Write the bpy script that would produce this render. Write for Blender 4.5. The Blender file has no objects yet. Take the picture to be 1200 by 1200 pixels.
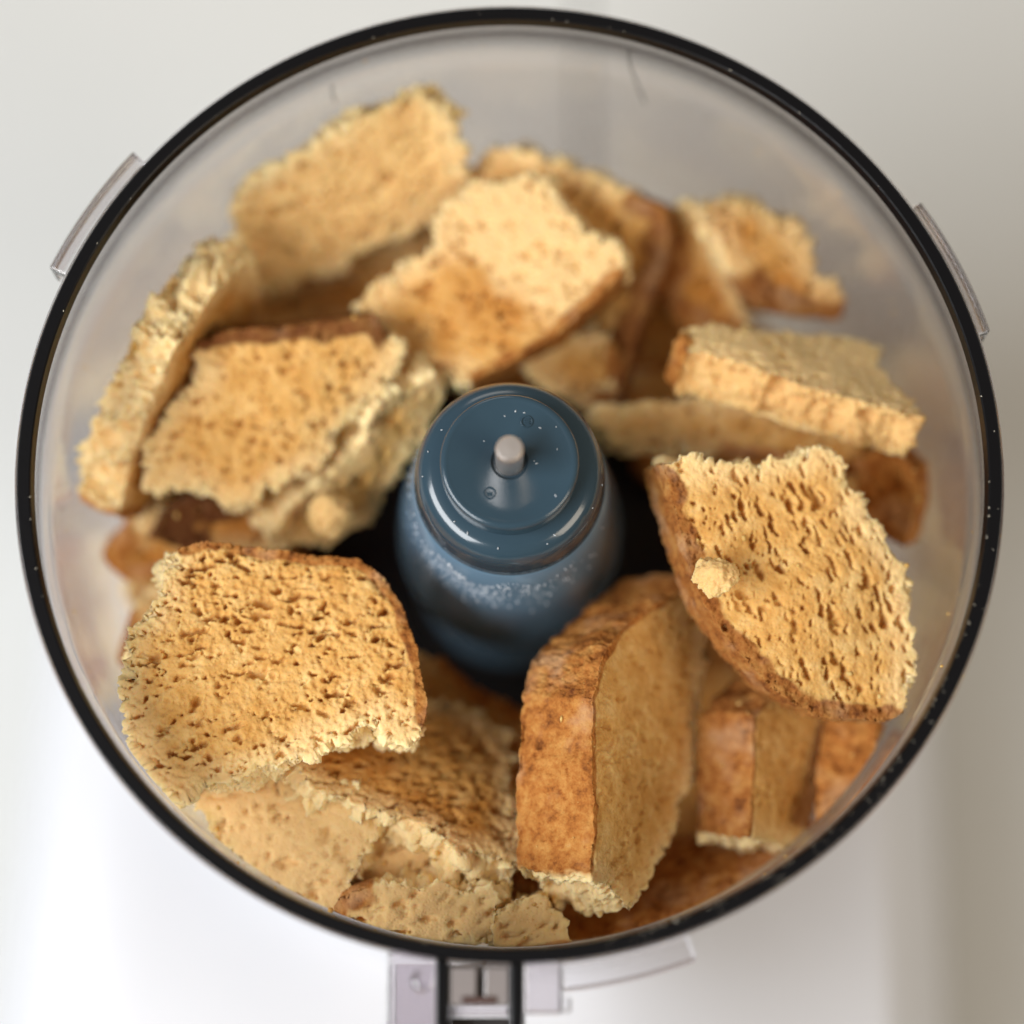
import bpy, bmesh, math, random
import numpy as np
from mathutils import Vector, Matrix

# ------------------------------------------------------------------ camera, light, exposure
CM = 0.01
RIM_Z = 0.26                    # height of the bowl's rim above the counter (m)
scene = bpy.context.scene
col = scene.collection

TILT = math.radians(14.5) - math.atan(60 / 2597)
cam_d = bpy.data.cameras.new('camera')
cam = bpy.data.objects.new('camera', cam_d); col.objects.link(cam)
cam.location = (0.0005, -0.45 * math.sin(math.radians(14.5)), RIM_Z + 0.45 * math.cos(math.radians(14.5)))
cam.rotation_euler = (TILT, 0, 0)
cam_d.sensor_width = 36; cam_d.lens = 36 * 2597 / 1200
cam_d.clip_start = 0.02; cam_d.clip_end = 50
cam_d.dof.use_dof = True; cam_d.dof.focus_distance = 0.456; cam_d.dof.aperture_fstop = 2.7
scene.camera = cam

world = bpy.data.worlds.new('World'); scene.world = world; world.use_nodes = True
bg = world.node_tree.nodes['Background']
bg.inputs[0].default_value = (1.0, 0.85, 0.68, 1); bg.inputs[1].default_value = 0.21

def area_lamp(name, loc, target, size, size_y, power, color):
    l = bpy.data.lights.new(name, 'AREA'); l.shape = 'RECTANGLE'; l.size = size; l.size_y = size_y
    l.energy = power; l.color = color
    o = bpy.data.objects.new(name, l); col.objects.link(o); o.location = loc
    o.rotation_euler = (Vector(target) - Vector(loc)).to_track_quat('-Z', 'Y').to_euler()
    return o
area_lamp('window_light', (-1.30, -0.62, 1.66), (0, 0, 0.2), 1.7, 0.9, 62, (0.955, 0.98, 1.0))
area_lamp('far_window_light', (-0.35, 1.9, 1.5), (0, 0, 0.2), 0.8, 0.6, 4, (1.0, 0.93, 0.84))
area_lamp('room_lamp', (1.35, -0.75, 1.45), (0.05, 0, 0.15), 0.9, 0.9, 15, (1.0, 0.87, 0.70))  # added fill with no known source, lifts the right counter and base

scene.view_settings.view_transform = 'Standard'; scene.view_settings.look = 'None'
scene.view_settings.exposure = 0.0; scene.view_settings.gamma = 1.0
scene.cycles.use_denoising = True
scene.cycles.max_bounces = 12; scene.cycles.transparent_max_bounces = 24
scene.cycles.diffuse_bounces = 5; scene.cycles.glossy_bounces = 4
scene.cycles.caustics_reflective = False; scene.cycles.caustics_refractive = False
scene.cycles.sample_clamp_indirect = 6

# ------------------------------------------------------------------ helpers
def tag(o, label=None, cat=None, group=None, kind=None):
    if label: o['label'] = label
    if cat: o['category'] = cat
    if group: o['group'] = group
    if kind: o['kind'] = kind
    return o
def empty(name, loc=(0, 0, 0)):
    o = bpy.data.objects.new(name, None); col.objects.link(o); o.location = loc; o.empty_display_size = 0.02
    return o
def link_mesh(name, me, mat, parent=None, smooth=True):
    o = bpy.data.objects.new(name, me); col.objects.link(o)
    if mat: me.materials.append(mat)
    if smooth: me.polygons.foreach_set('use_smooth', np.ones(len(me.polygons), dtype=bool))
    if parent: o.parent = parent
    return o
def from_bm(name, bm, mat, parent=None, smooth=False, bevel=0.0):
    if bevel:
        bmesh.ops.bevel(bm, geom=list(bm.edges), offset=bevel, segments=2, profile=0.5, affect='EDGES')
    bmesh.ops.recalc_face_normals(bm, faces=bm.faces)
    me = bpy.data.meshes.new(name); bm.to_mesh(me); bm.free()
    return link_mesh(name, me, mat, parent, smooth)
def add_box(bm, x0, x1, y0, y1, z0, z1):
    vs = [bm.verts.new((x * CM, y * CM, z * CM)) for x, y, z in
          ((x0,y0,z0),(x1,y0,z0),(x1,y1,z0),(x0,y1,z0),(x0,y0,z1),(x1,y0,z1),(x1,y1,z1),(x0,y1,z1))]
    for f in ((0,3,2,1),(4,5,6,7),(0,1,5,4),(1,2,6,5),(2,3,7,6),(3,0,4,7)):
        bm.faces.new([vs[i] for i in f])
def add_lathe(bm, prof, n=160, closed=False, cx=0.0, cy=0.0):
    rings = []
    for r, z in prof:
        if r < 1e-6: rings.append([bm.verts.new((cx*CM, cy*CM, z*CM))])
        else: rings.append([bm.verts.new(((cx + r*math.cos(2*math.pi*i/n))*CM, (cy + r*math.sin(2*math.pi*i/n))*CM, z*CM)) for i in range(n)])
    pairs = list(zip(rings[:-1], rings[1:]))
    if closed: pairs.append((rings[-1], rings[0]))
    for a, b in pairs:
        for i in range(n):
            j = (i+1) % n
            if len(a) == 1 and len(b) == 1: continue
            if len(a) == 1: bm.faces.new((a[0], b[i], b[j]))
            elif len(b) == 1: bm.faces.new((a[i], b[0], a[j]))
            else: bm.faces.new((a[i], b[i], b[j], a[j]))
def add_arc(bm, a0, a1, r0, r1, z0, z1, n=24):
    prev = None; first = None
    for k in range(n+1):
        a = math.radians(a0 + (a1-a0)*k/n)
        ring = [bm.verts.new((r*math.cos(a)*CM, r*math.sin(a)*CM, z*CM)) for r, z in ((r0,z0),(r1,z0),(r1,z1),(r0,z1))]
        if prev:
            for i in range(4): bm.faces.new((prev[i], prev[(i+1)%4], ring[(i+1)%4], ring[i]))
        else: first = ring
        prev = ring
    bm.faces.new(first); bm.faces.new(prev[::-1])

# ------------------------------------------------------------------ numpy noise
def _hash(ix, iy, iz, s):
    h = (ix.astype(np.int64)*374761393 + iy.astype(np.int64)*668265263 + iz.astype(np.int64)*2147483647 + s*974634777) & 0xffffffff
    h = ((h ^ (h >> 13)) * 1274126177) & 0xffffffff
    h = ((h ^ (h >> 16)) * 2246822519) & 0xffffffff
    return ((h ^ (h >> 15)) & 0xffffff) / float(0xffffff)
def vnoise(p, s=0):
    i = np.floor(p); f = p - i; f = f*f*(3-2*f); i = i.astype(np.int64)
    out = np.zeros(len(p))
    for dx in (0,1):
        for dy in (0,1):
            for dz in (0,1):
                w = (f[:,0] if dx else 1-f[:,0])*(f[:,1] if dy else 1-f[:,1])*(f[:,2] if dz else 1-f[:,2])
                out += w*_hash(i[:,0]+dx, i[:,1]+dy, i[:,2]+dz, s)
    return out*2-1
def fbm(p, s=0, oct=3):
    out = np.zeros(len(p)); a = 1.0; t = 0.0
    for k in range(oct):
        out += a*vnoise(p*(2.03**k)+7.3*k, s+k*17); t += a; a *= 0.5
    return out/t
def bubbles(p, s, rmin, rmax, dens):
    """depth (in cell units) of spherical holes scattered one per cell"""
    i = np.floor(p).astype(np.int64); out = np.zeros(len(p))
    for dx in (-1,0,1):
        for dy in (-1,0,1):
            for dz in (-1,0,1):
                c = i + np.array((dx,dy,dz))
                h = [_hash(c[:,0],c[:,1],c[:,2],s+k) for k in range(5)]
                ctr = c + np.stack(h[:3],1)
                r = np.where(h[4] < dens, rmin+(rmax-rmin)*h[3]**1.4, 1e-6)
                d2 = ((p-ctr)**2).sum(1)/(r*r)
                out = np.maximum(out, r*np.sqrt(np.clip(1-d2,0,1)))
    return out
def sstep(a, b, x):
    t = np.clip((x-a)/(b-a),0,1); return t*t*(3-2*t)

# ------------------------------------------------------------------ materials
def new_mat(name):
    m = bpy.data.materials.new(name); m.use_nodes = True
    nt = m.node_tree; nt.nodes.clear()
    out = nt.nodes.new('ShaderNodeOutputMaterial')
    return m, nt, out
def N(nt, typ, **kw):
    n = nt.nodes.new(typ)
    for k, v in kw.items():
        if k.startswith('_'): setattr(n, k[1:], v)
        else: n.inputs[k.replace('__', ' ')].default_value = v
    return n
def principled(name, color, rough=0.5, spec=0.5, metal=0.0, coat=0.0, noise=None, bump=None):
    m, nt, out = new_mat(name)
    b = N(nt, 'ShaderNodeBsdfPrincipled', Base__Color=(*color,1), Roughness=rough, Metallic=metal)
    b.inputs['Specular IOR Level'].default_value = spec
    b.inputs['Coat Weight'].default_value = coat
    nt.links.new(b.outputs[0], out.inputs[0])
    tc = N(nt, 'ShaderNodeTexCoord')
    if noise:
        sc, c2 = noise
        t = N(nt, 'ShaderNodeTexNoise', Scale=sc, Detail=5.0); nt.links.new(tc.outputs['Object'], t.inputs['Vector'])
        mx = N(nt, 'ShaderNodeMix', _data_type='RGBA'); mx.inputs[6].default_value = (*color,1); mx.inputs[7].default_value = (*c2,1)
        nt.links.new(t.outputs[0], mx.inputs[0]); nt.links.new(mx.outputs[2], b.inputs['Base Color'])
    if bump:
        sc, st, dist = bump
        t = N(nt, 'ShaderNodeTexNoise', Scale=sc, Detail=4.0); nt.links.new(tc.outputs['Object'], t.inputs['Vector'])
        bp = N(nt, 'ShaderNodeBump', Strength=st, Distance=dist)
        nt.links.new(t.outputs[0], bp.inputs['Height']); nt.links.new(bp.outputs[0], b.inputs['Normal'])
    return m
def clear_plastic(name, tint, rough, haze, wave=False, haze_col=(0.75,0.72,0.74)):
    """thin clear plastic: tinted see-through body, a film of scuffs, Fresnel gloss"""
    m, nt, out = new_mat(name)
    tc = N(nt, 'ShaderNodeTexCoord')
    tr = N(nt, 'ShaderNodeBsdfTransparent', Color=(*tint,1))
    df = N(nt, 'ShaderNodeBsdfDiffuse', Color=(*haze_col,1))
    tl = N(nt, 'ShaderNodeBsdfTranslucent', Color=(*haze_col,1))
    dm = N(nt, 'ShaderNodeMixShader'); dm.inputs[0].default_value = 0.5
    nt.links.new(df.outputs[0], dm.inputs[1]); nt.links.new(tl.outputs[0], dm.inputs[2])
    n1 = N(nt, 'ShaderNodeTexNoise', Scale=22.0, Detail=4.0, Roughness=0.6); nt.links.new(tc.outputs['Object'], n1.inputs['Vector'])
    mr = N(nt, 'ShaderNodeMapRange'); mr.inputs[1].default_value = 0.3; mr.inputs[2].default_value = 0.75
    mr.inputs[3].default_value = haze*0.25; mr.inputs[4].default_value = haze*1.9
    nt.links.new(n1.outputs[0], mr.inputs[0])
    m1 = N(nt, 'ShaderNodeMixShader')
    nt.links.new(mr.outputs[0], m1.inputs[0]); nt.links.new(tr.outputs[0], m1.inputs[1]); nt.links.new(dm.outputs[0], m1.inputs[2])
    gl = N(nt, 'ShaderNodeBsdfGlossy', Roughness=rough)
    if wave:      # moulded sheet: slightly uneven, with smeared patches
        wn = N(nt, 'ShaderNodeTexNoise', Scale=28.0, Detail=2.0); nt.links.new(tc.outputs['Object'], wn.inputs['Vector'])
        wb = N(nt, 'ShaderNodeBump', Strength=0.6, Distance=0.002); nt.links.new(wn.outputs[0], wb.inputs['Height'])
        nt.links.new(wb.outputs[0], gl.inputs['Normal'])
        sr = N(nt, 'ShaderNodeMapRange'); sr.inputs[1].default_value = 0.35; sr.inputs[2].default_value = 0.7
        sr.inputs[3].default_value = rough*0.4; sr.inputs[4].default_value = rough*2.2
        nt.links.new(n1.outputs[0], sr.inputs[0]); nt.links.new(sr.outputs[0], gl.inputs['Roughness'])
    lw = N(nt, 'ShaderNodeLayerWeight', Blend=0.5)          # Schlick reflectance, the same from both sides of the sheet
    pw = N(nt, 'ShaderNodeMath', _operation='POWER'); pw.inputs[1].default_value = 3.2
    fr = N(nt, 'ShaderNodeMath', _operation='MULTIPLY_ADD'); fr.inputs[1].default_value = 0.9; fr.inputs[2].default_value = 0.045
    nt.links.new(lw.outputs['Facing'], pw.inputs[0]); nt.links.new(pw.outputs[0], fr.inputs[0])
    m2 = N(nt, 'ShaderNodeMixShader')
    nt.links.new(fr.outputs[0], m2.inputs[0]); nt.links.new(m1.outputs[0], m2.inputs[1]); nt.links.new(gl.outputs[0], m2.inputs[2])
    nt.links.new(m2.outputs[0], out.inputs[0])
    return m
def bread_material(name, crust):
    m, nt, out = new_mat(name)
    L = nt.links.new
    tc = N(nt, 'ShaderNodeTexCoord')
    def noise(scale, detail=5.0, rough=0.6):
        t = N(nt, 'ShaderNodeTexNoise', Scale=scale, Detail=detail, Roughness=rough); L(tc.outputs['Object'], t.inputs['Vector']); return t
    def ramp(src, stops):
        r = N(nt, 'ShaderNodeValToRGB'); e = r.color_ramp.elements
        e[0].position, e[0].color = stops[0][0], (*stops[0][1],1); e[1].position, e[1].color = stops[-1][0], (*stops[-1][1],1)
        for p, c in stops[1:-1]:
            x = e.new(p); x.color = (*c,1)
        L(src, r.inputs[0]); return r
    def mix(f, a, b):
        x = N(nt, 'ShaderNodeMix', _data_type='RGBA'); L(f, x.inputs[0])
        for s, i in ((a,6),(b,7)):
            if isinstance(s, tuple): x.inputs[i].default_value = (*s,1)
            else: L(s, x.inputs[i])
        return x.outputs[2]
    at_t = N(nt, 'ShaderNodeAttribute', _attribute_name='torn')
    at_c = N(nt, 'ShaderNodeAttribute', _attribute_name='crust')
    toast = N(nt, 'ShaderNodeAttribute', _attribute_name='toast', _attribute_type='OBJECT')
    crumb = ramp(noise(170).outputs[0], [(0.3,(0.57,0.285,0.075)), (0.5,(0.70,0.405,0.132)), (0.72,(0.82,0.56,0.235))]).outputs[0]
    tan_shade = N(nt, 'ShaderNodeAttribute', _attribute_name='tan', _attribute_type='OBJECT')
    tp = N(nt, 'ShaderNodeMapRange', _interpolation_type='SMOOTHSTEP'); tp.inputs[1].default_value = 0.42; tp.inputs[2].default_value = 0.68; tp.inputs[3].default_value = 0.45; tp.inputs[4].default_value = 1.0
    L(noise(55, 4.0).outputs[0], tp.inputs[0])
    tm = N(nt, 'ShaderNodeMath', _operation='MULTIPLY'); L(tp.outputs[0], tm.inputs[0]); L(tan_shade.outputs['Fac'], tm.inputs[1])
    crumb = mix(tm.outputs[0], crumb, (0.44,0.165,0.026))  # tan tone of the crumb, raised to paint shade into shaded faces
    crumb = mix(at_t.outputs['Fac'], crumb, (0.92,0.69,0.36))  # torn crumb colour; also carries the light painted on bright faces
    cr = ramp(noise(260, 8.0, 0.7).outputs[0], [(0.32,(0.13,0.036,0.010)), (0.47,(0.46,0.165,0.034)), (0.62,(0.62,0.29,0.075)), (0.78,(0.72,0.43,0.16))]).outputs[0]
    big = N(nt, 'ShaderNodeMapRange', _interpolation_type='SMOOTHSTEP'); big.inputs[1].default_value = 0.48; big.inputs[2].default_value = 0.72; big.inputs[4].default_value = 0.75
    L(noise(75, 3.0).outputs[0], big.inputs[0])
    cr = mix(big.outputs[0], cr, (0.70,0.42,0.22))
    cr = mix(toast.outputs['Fac'], cr, (0.075,0.026,0.012))
    jit = noise(420, 3.0)
    a = N(nt, 'ShaderNodeMath', _operation='MULTIPLY_ADD'); L(jit.outputs[0], a.inputs[0]); a.inputs[1].default_value = 0.5; L(at_c.outputs['Fac'], a.inputs[2])
    s = N(nt, 'ShaderNodeMapRange', _interpolation_type='SMOOTHSTEP'); L(a.outputs[0], s.inputs[0]); s.inputs[1].default_value = 0.45; s.inputs[2].default_value = 1.05
    c = mix(s.outputs[0], crumb, cr)
    b = N(nt, 'ShaderNodeBsdfPrincipled', Roughness=0.8 if crust else 0.9)
    b.inputs['Specular IOR Level'].default_value = 0.10 if crust else 0.06
    L(c, b.inputs['Base Color'])
    b.inputs['Subsurface Weight'].default_value = 0.08 if crust else 0.32
    b.inputs['Subsurface Radius'].default_value = (1.0, 0.50, 0.20); b.inputs['Subsurface Scale'].default_value = 0.0035
    h = N(nt, 'ShaderNodeMath', _operation='ADD')
    v = N(nt, 'ShaderNodeTexVoronoi', Scale=1150.0); L(tc.outputs['Object'], v.inputs['Vector'])
    vm = N(nt, 'ShaderNodeMapRange'); vm.inputs[1].default_value = 0.05; vm.inputs[2].default_value = 0.5; L(v.outputs['Distance'], vm.inputs[0])
    L(vm.outputs[0], h.inputs[0]); L(noise(1000, 3.0).outputs[0], h.inputs[1])
    bp = N(nt, 'ShaderNodeBump', Strength=0.3 if not crust else 0.35, Distance=0.0005); L(h.outputs[0], bp.inputs['Height']); L(bp.outputs[0], b.inputs['Normal'])
    L(b.outputs[0], out.inputs[0])
    return m

M_counter = principled('counter_laminate', (0.595,0.60,0.585), 0.55, 0.3, noise=(14, (0.635,0.64,0.625)), bump=(900,0.08,0.0004))
M_base = principled('white_plastic', (0.69,0.70,0.74), 0.38, 0.4, noise=(30,(0.665,0.675,0.715)))
M_black = principled('black_plastic', (0.004,0.004,0.005), 0.30, 0.25, bump=(700,0.12,0.0004))
M_dark = principled('dark_plastic', (0.03,0.026,0.026), 0.4, 0.4, noise=(200,(0.05,0.042,0.04)))
M_taupe = principled('taupe_plastic', (0.60,0.53,0.51), 0.4, 0.4, noise=(200,(0.66,0.59,0.57)))
M_brown = principled('brown_rubber', (0.08,0.045,0.04), 0.5, 0.3, noise=(300,(0.10,0.06,0.05)))
M_hub = principled('blue_grey_plastic', (0.105,0.19,0.275), 0.2, 0.45, noise=(120,(0.12,0.205,0.29)), bump=(160,0.05,0.0006))  # lit copy of the hub plastic, light on the body put into colour
M_shoulder = principled('dark_blue_grey_plastic', (0.024,0.052,0.076), 0.18, 0.5, coat=0.3, noise=(120,(0.032,0.064,0.090)), bump=(160,0.05,0.0006))  # shaded copy of the hub plastic, for shoulder, cap and marks
M_steel = principled('brushed_steel', (0.78,0.72,0.69), 0.42, 0.5, metal=1.0, noise=(500,(0.86,0.81,0.78)), bump=(1500,0.1,0.0003))
M_fleck = principled('crumb_flecks', (0.80,0.76,0.66), 0.6, 0.4, noise=(400,(0.70,0.62,0.48)))
M_speck = principled('pale_dust', (0.55,0.60,0.66), 0.5, 0.4, noise=(500,(0.66,0.68,0.70)))
M_scratch = principled('scratched_plastic', (0.05,0.048,0.048), 0.6, 0.2, noise=(400,(0.08,0.075,0.075)))
M_wall = clear_plastic('clear_bowl_plastic', (0.95,0.93,0.915), 0.12, 0.022, wave=True)
def solid_clear(name, color, rough):
    m = principled(name, color, rough, 0.5, bump=(260, 0.06, 0.0006))
    b = next(n for n in m.node_tree.nodes if n.type == 'BSDF_PRINCIPLED')
    b.inputs['Transmission Weight'].default_value = 1.0; b.inputs['IOR'].default_value = 1.49
    return m
M_latch = solid_clear('translucent_taupe_plastic', (0.36,0.32,0.31), 0.18)
next(n for n in M_latch.node_tree.nodes if n.type == 'BSDF_PRINCIPLED').inputs['Transmission Weight'].default_value = 0.3
M_clear = solid_clear('clear_tab_plastic', (0.95,0.94,0.96), 0.05)
M_smoke = solid_clear('smoky_clear_plastic', (0.76,0.72,0.755), 0.10)
M_crumb = bread_material('bread_crumb', False)
M_crust = bread_material('bread_crust', True)

# ------------------------------------------------------------------ counter
def slab(name, x0, x1):
    bm = bmesh.new(); add_box(bm, x0, x1, -300, 300, -3, 0)
    return tag(from_bm(name, bm, M_counter, bevel=0.0015), 'pale counter top under the processor', None, None, 'structure')
slab('countertop', -300, 2.42)
slab('countertop', 2.58, 300)
bm = bmesh.new(); add_box(bm, -300, 300, -300, 300, -4, -3.004)
tag(from_bm('ground', bm, M_dark), None, None, None, 'structure')

# ------------------------------------------------------------------ processor base
def plan(inset, n=16):
    xl, xr, yn, ys = -14.6 + inset, 13.2 - inset, 9.5 - inset, -22.0 + inset
    rad = max(5.0 - inset*0.3, 2.0); pts = []
    for cx, cy, a0 in ((xr-rad, yn-rad, 0), (xl+rad, yn-rad, 90), (xl+rad, ys+rad, 180), (xr-rad, ys+rad, 270)):
        for k in range(n+1):
            a = math.radians(a0 + 90*k/n); pts.append([cx + rad*math.cos(a), cy + rad*math.sin(a)])
    out = []
    # edges subdivided so the left flank can flare towards the front
    for i in range(len(pts)):
        p, q = pts[i], pts[(i+1) % len(pts)]
        m = 8 if math.hypot(q[0]-p[0], q[1]-p[1]) > 3 else 1
        for k in range(m):
            out.append([p[0]+(q[0]-p[0])*k/m, p[1]+(q[1]-p[1])*k/m])
    for p in out:
        if p[0] < 0: p[0] -= 0.09*max(0.0, -p[1])*min(1.0, -p[0]/8)
    return out
base = empty('food_processor_base', (0, 0, 0))
tag(base, 'white glossy motor base of the food processor under the clear bowl', 'appliance')
bm = bmesh.new(); rings = []
for z, ins in ((0.02,0.25),(0.25,0.0),(0.8,0.0),(3.0,0.45),(5.5,1.2),(8.0,2.1),(9.8,2.75),(10.5,3.05),(10.85,3.3),(11.0,3.7)):
    rings.append([bm.verts.new((x*CM, y*CM, z*CM)) for x, y in plan(ins)])
for a, b in zip(rings[:-1], rings[1:]):
    for i in range(len(a)):
        j = (i+1) % len(a); bm.faces.new((a[i], a[j], b[j], b[i]))
bm.faces.new(rings[-1]); bm.faces.new(rings[0][::-1])
from_bm('motor_housing', bm, M_base, base, smooth=True)
bm = bmesh.new(); add_lathe(bm, [(10.0,11.02),(9.9,11.25),(9.4,12.6),(9.2,12.9),(0.0,12.92)])
from_bm('bowl_collar', bm, M_base, base, smooth=True)

# ------------------------------------------------------------------ bowl
bowl = empty('processor_bowl', (0, 0, RIM_Z))
tag(bowl, 'round clear plastic food processor bowl with a black rim and clear handle, full of bread', 'bowl')
bm = bmesh.new()
add_lathe(bm, [(9.725,-0.30),(9.70,-2.5),(9.56,-7),(9.36,-12.4),(9.05,-12.75),(2.35,-12.78),(2.3,-12.95),(9.2,-13.03),(9.5,-12.8),(9.66,-12.4),(9.82,-7),(9.95,-2.5),(9.975,-0.30)], closed=True)
from_bm('clear_wall', bm, M_wall, bowl, smooth=True)
bm = bmesh.new()
add_lathe(bm, [(9.72,-0.03),(9.75,0.0),(9.97,0.0),(10.0,-0.03),(10.0,-0.27),(9.98,-0.292),(9.70,-0.292),(9.68,-0.25)], n=256, closed=True)
from_bm('rim_ring', bm, M_black, bowl, smooth=False)
for a0, a1, r1 in ((139.2,156.0,10.56),(16.2,33.6,10.42)):
    bm = bmesh.new(); add_arc(bm, a0, a1, 10.053, r1, -0.75, -0.45)
    t = from_bm('locking_tab', bm, M_clear, bowl, bevel=0.0004)
    bm = bmesh.new(); add_arc(bm, a0, a1, r1-0.10, r1, -1.25, -0.753)
    from_bm('tab_lip', bm, M_clear, t, bevel=0.0003)
bm = bmesh.new(); add_lathe(bm, [(10.006,-0.05),(10.045,-0.05),(10.05,-0.09),(10.05,-0.40),(10.006,-0.42)], n=256, closed=True)
from_bm('clear_lip', bm, M_clear, bowl)
# handle
hd = empty('handle', (0,0,0)); hd.parent = bowl
bm = bmesh.new()
add_box(bm, -1.43,-1.19,-13.5,-9.90,-9.5,-0.32)
add_box(bm, 0.02,0.27,-13.5,-9.95,-9.5,-0.32)
from_bm('handle_rib', bm, M_black, hd, bevel=0.0003)
bm = bmesh.new(); add_box(bm, -1.18,0.01,-10.78,-10.0,-1.3,-1.06)
from_bm('slot_floor', bm, M_taupe, hd, bevel=0.0003)
bm = bmesh.new(); add_box(bm, -2.36,-1.44,-13.2,-9.75,-1.25,-0.36)
cb = from_bm('clear_block', bm, M_smoke, hd, bevel=0.0005)
bm = bmesh.new(); add_box(bm, -2.32,-1.46,-13.2,-9.95,-2.8,-2.6); from_bm('block_floor', bm, M_smoke, hd, bevel=0.0003)
bm = bmesh.new(); add_lathe(bm, [(0.0,-0.30),(0.19,-0.30),(0.23,-0.34),(0.23,-0.357)], n=32, cx=-1.68, cy=-10.32)
from_bm('moulded_boss', bm, M_clear, hd, smooth=True)
for x0, x1 in ((-1.17,-0.64),(-0.49,0.0)):
    bm = bmesh.new(); add_box(bm, x0, x1, -10.78, -10.06, -1.0, -0.40)
    from_bm('latch_block', bm, M_latch, hd, bevel=0.0004)
bm = bmesh.new(); add_box(bm, -0.635,-0.495,-10.77,-10.07,-1.0,-0.46); from_bm('latch_web', bm, M_clear, hd, bevel=0.0002)
bm = bmesh.new(); add_box(bm, -1.18,0.01,-11.0,-10.80,-0.9,-0.46); from_bm('latch_bar', bm, M_smoke, hd, bevel=0.0004)
bm = bmesh.new(); add_box(bm, -0.92,-0.25,-10.77,-10.62,-0.395,-0.36); from_bm('latch_tab', bm, M_brown, hd, bevel=0.0003)
bm = bmesh.new(); add_box(bm, 0.285,1.02,-10.95,-9.97,-0.95,-0.36); from_bm('clear_block', bm, M_smoke, hd, bevel=0.0005)
bm = bmesh.new(); add_box(bm, 1.025,1.20,-10.93,-10.63,-0.95,-0.40); from_bm('moulded_nub', bm, M_clear, hd, bevel=0.0005)
bm = bmesh.new(); add_arc(bm, -84.4, -69.8, 10.053, 10.58, -0.72, -0.42)
t = from_bm('locking_tab', bm, M_clear, bowl, bevel=0.0004)
bm = bmesh.new(); add_arc(bm, -84.3, -69.8, 10.50, 10.58, -1.2, -0.723); from_bm('tab_lip', bm, M_smoke, t, bevel=0.0003)
bm = bmesh.new(); add_box(bm, -1.17,0.0,-13.3,-11.03,-1.6,-1.0); from_bm('grip_recess', bm, M_dark, hd, bevel=0.0003)
# hairline scratches on the far inside wall
def scratch(pts):
    bm = bmesh.new(); prev = None
    for a, z in pts:
        r = 9.71 - 0.02*(-z); a = math.radians(a); w = 0.018
        ring = [bm.verts.new(((r+dr)*math.cos(a+da)*CM, (r+dr)*math.sin(a+da)*CM, z*CM)) for dr, da in ((0,-w/9.6),(-0.03,0),(0,w/9.6))]
        if prev:
            for i in range(3): bm.faces.new((prev[i], prev[(i+1)%3], ring[(i+1)%3], ring[i]))
        prev = ring
    from_bm('scratch', bm, M_scratch, bowl)
scratch([(74.6,-0.7),(74.4,-1.3),(73.4,-2.0),(72.2,-2.7),(71.6,-3.1)])
scratch([(113.6,-1.5),(113.9,-1.9),(113.7,-2.3)])

# ------------------------------------------------------------------ hub
hub = empty('processor_hub', (0, 0, RIM_Z))
tag(hub, 'glossy blue grey plastic hub with a steel pin standing in the middle of the bowl', 'hub')
bm = bmesh.new()
add_lathe(bm, [(1.30,-0.55),(1.44,-0.58),(1.60,-0.60),(1.74,-0.66),(1.86,-0.78),(1.935,-0.95),(1.965,-1.2),(1.985,-1.45),(2.02,-1.75),(2.0,-1.80)], n=128)
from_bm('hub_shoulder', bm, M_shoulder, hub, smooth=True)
bm = bmesh.new()
add_lathe(bm, [(1.97,-1.78),(2.01,-1.79),(2.03,-1.82),(2.15,-2.6),(2.32,-3.8),(2.49,-5.2),(2.58,-6.3),(2.59,-7.1),(2.52,-7.7),(2.38,-8.15),(2.2,-8.4),(2.1,-8.5),(2.1,-9.0),(2.25,-12.7)], n=128)
from_bm('hub_body', bm, M_hub, hub, smooth=True)
bm = bmesh.new()
add_lathe(bm, [(2.36,-12.0),(5.3,-12.3),(5.4,-12.36),(5.4,-12.6),(2.36,-12.62)], n=96, closed=True)  # added black disc, stands in for the deep shade round the hub
from_bm('foot_flange', bm, M_black, hub)
bm = bmesh.new()
add_lathe(bm, [(1.42,-0.575),(1.42,-0.12),(1.41,-0.06),(1.375,-0.015),(1.32,0.0),(1.27,-0.012),(1.22,-0.03),(0.40,-0.03),(0.37,-0.05),(0.35,-0.10),(0.29,-0.12)], n=128)
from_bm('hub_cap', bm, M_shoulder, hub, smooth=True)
bm = bmesh.new()
add_lathe(bm, [(0.285,-0.3),(0.285,0.92),(0.27,0.97),(0.225,1.02),(0.0,1.025)], n=48)
from_bm('spindle_pin', bm, M_steel, hub, smooth=False)
for x, y, k in ((0.35,0.83,0),(-0.40,-0.66,1)):
    bm = bmesh.new()
    add_lathe(bm, [(0.10,-0.026),(0.105,-0.004),(0.125,-0.004),(0.13,-0.026)], n=24, cx=x, cy=y)
    for j in range(3 if k == 0 else 2):
        add_box(bm, x-0.06, x+0.06, y-0.055+0.045*j, y-0.035+0.045*j, -0.028, -0.008)
    from_bm('moulded_mark', bm, M_shoulder, hub)

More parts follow.
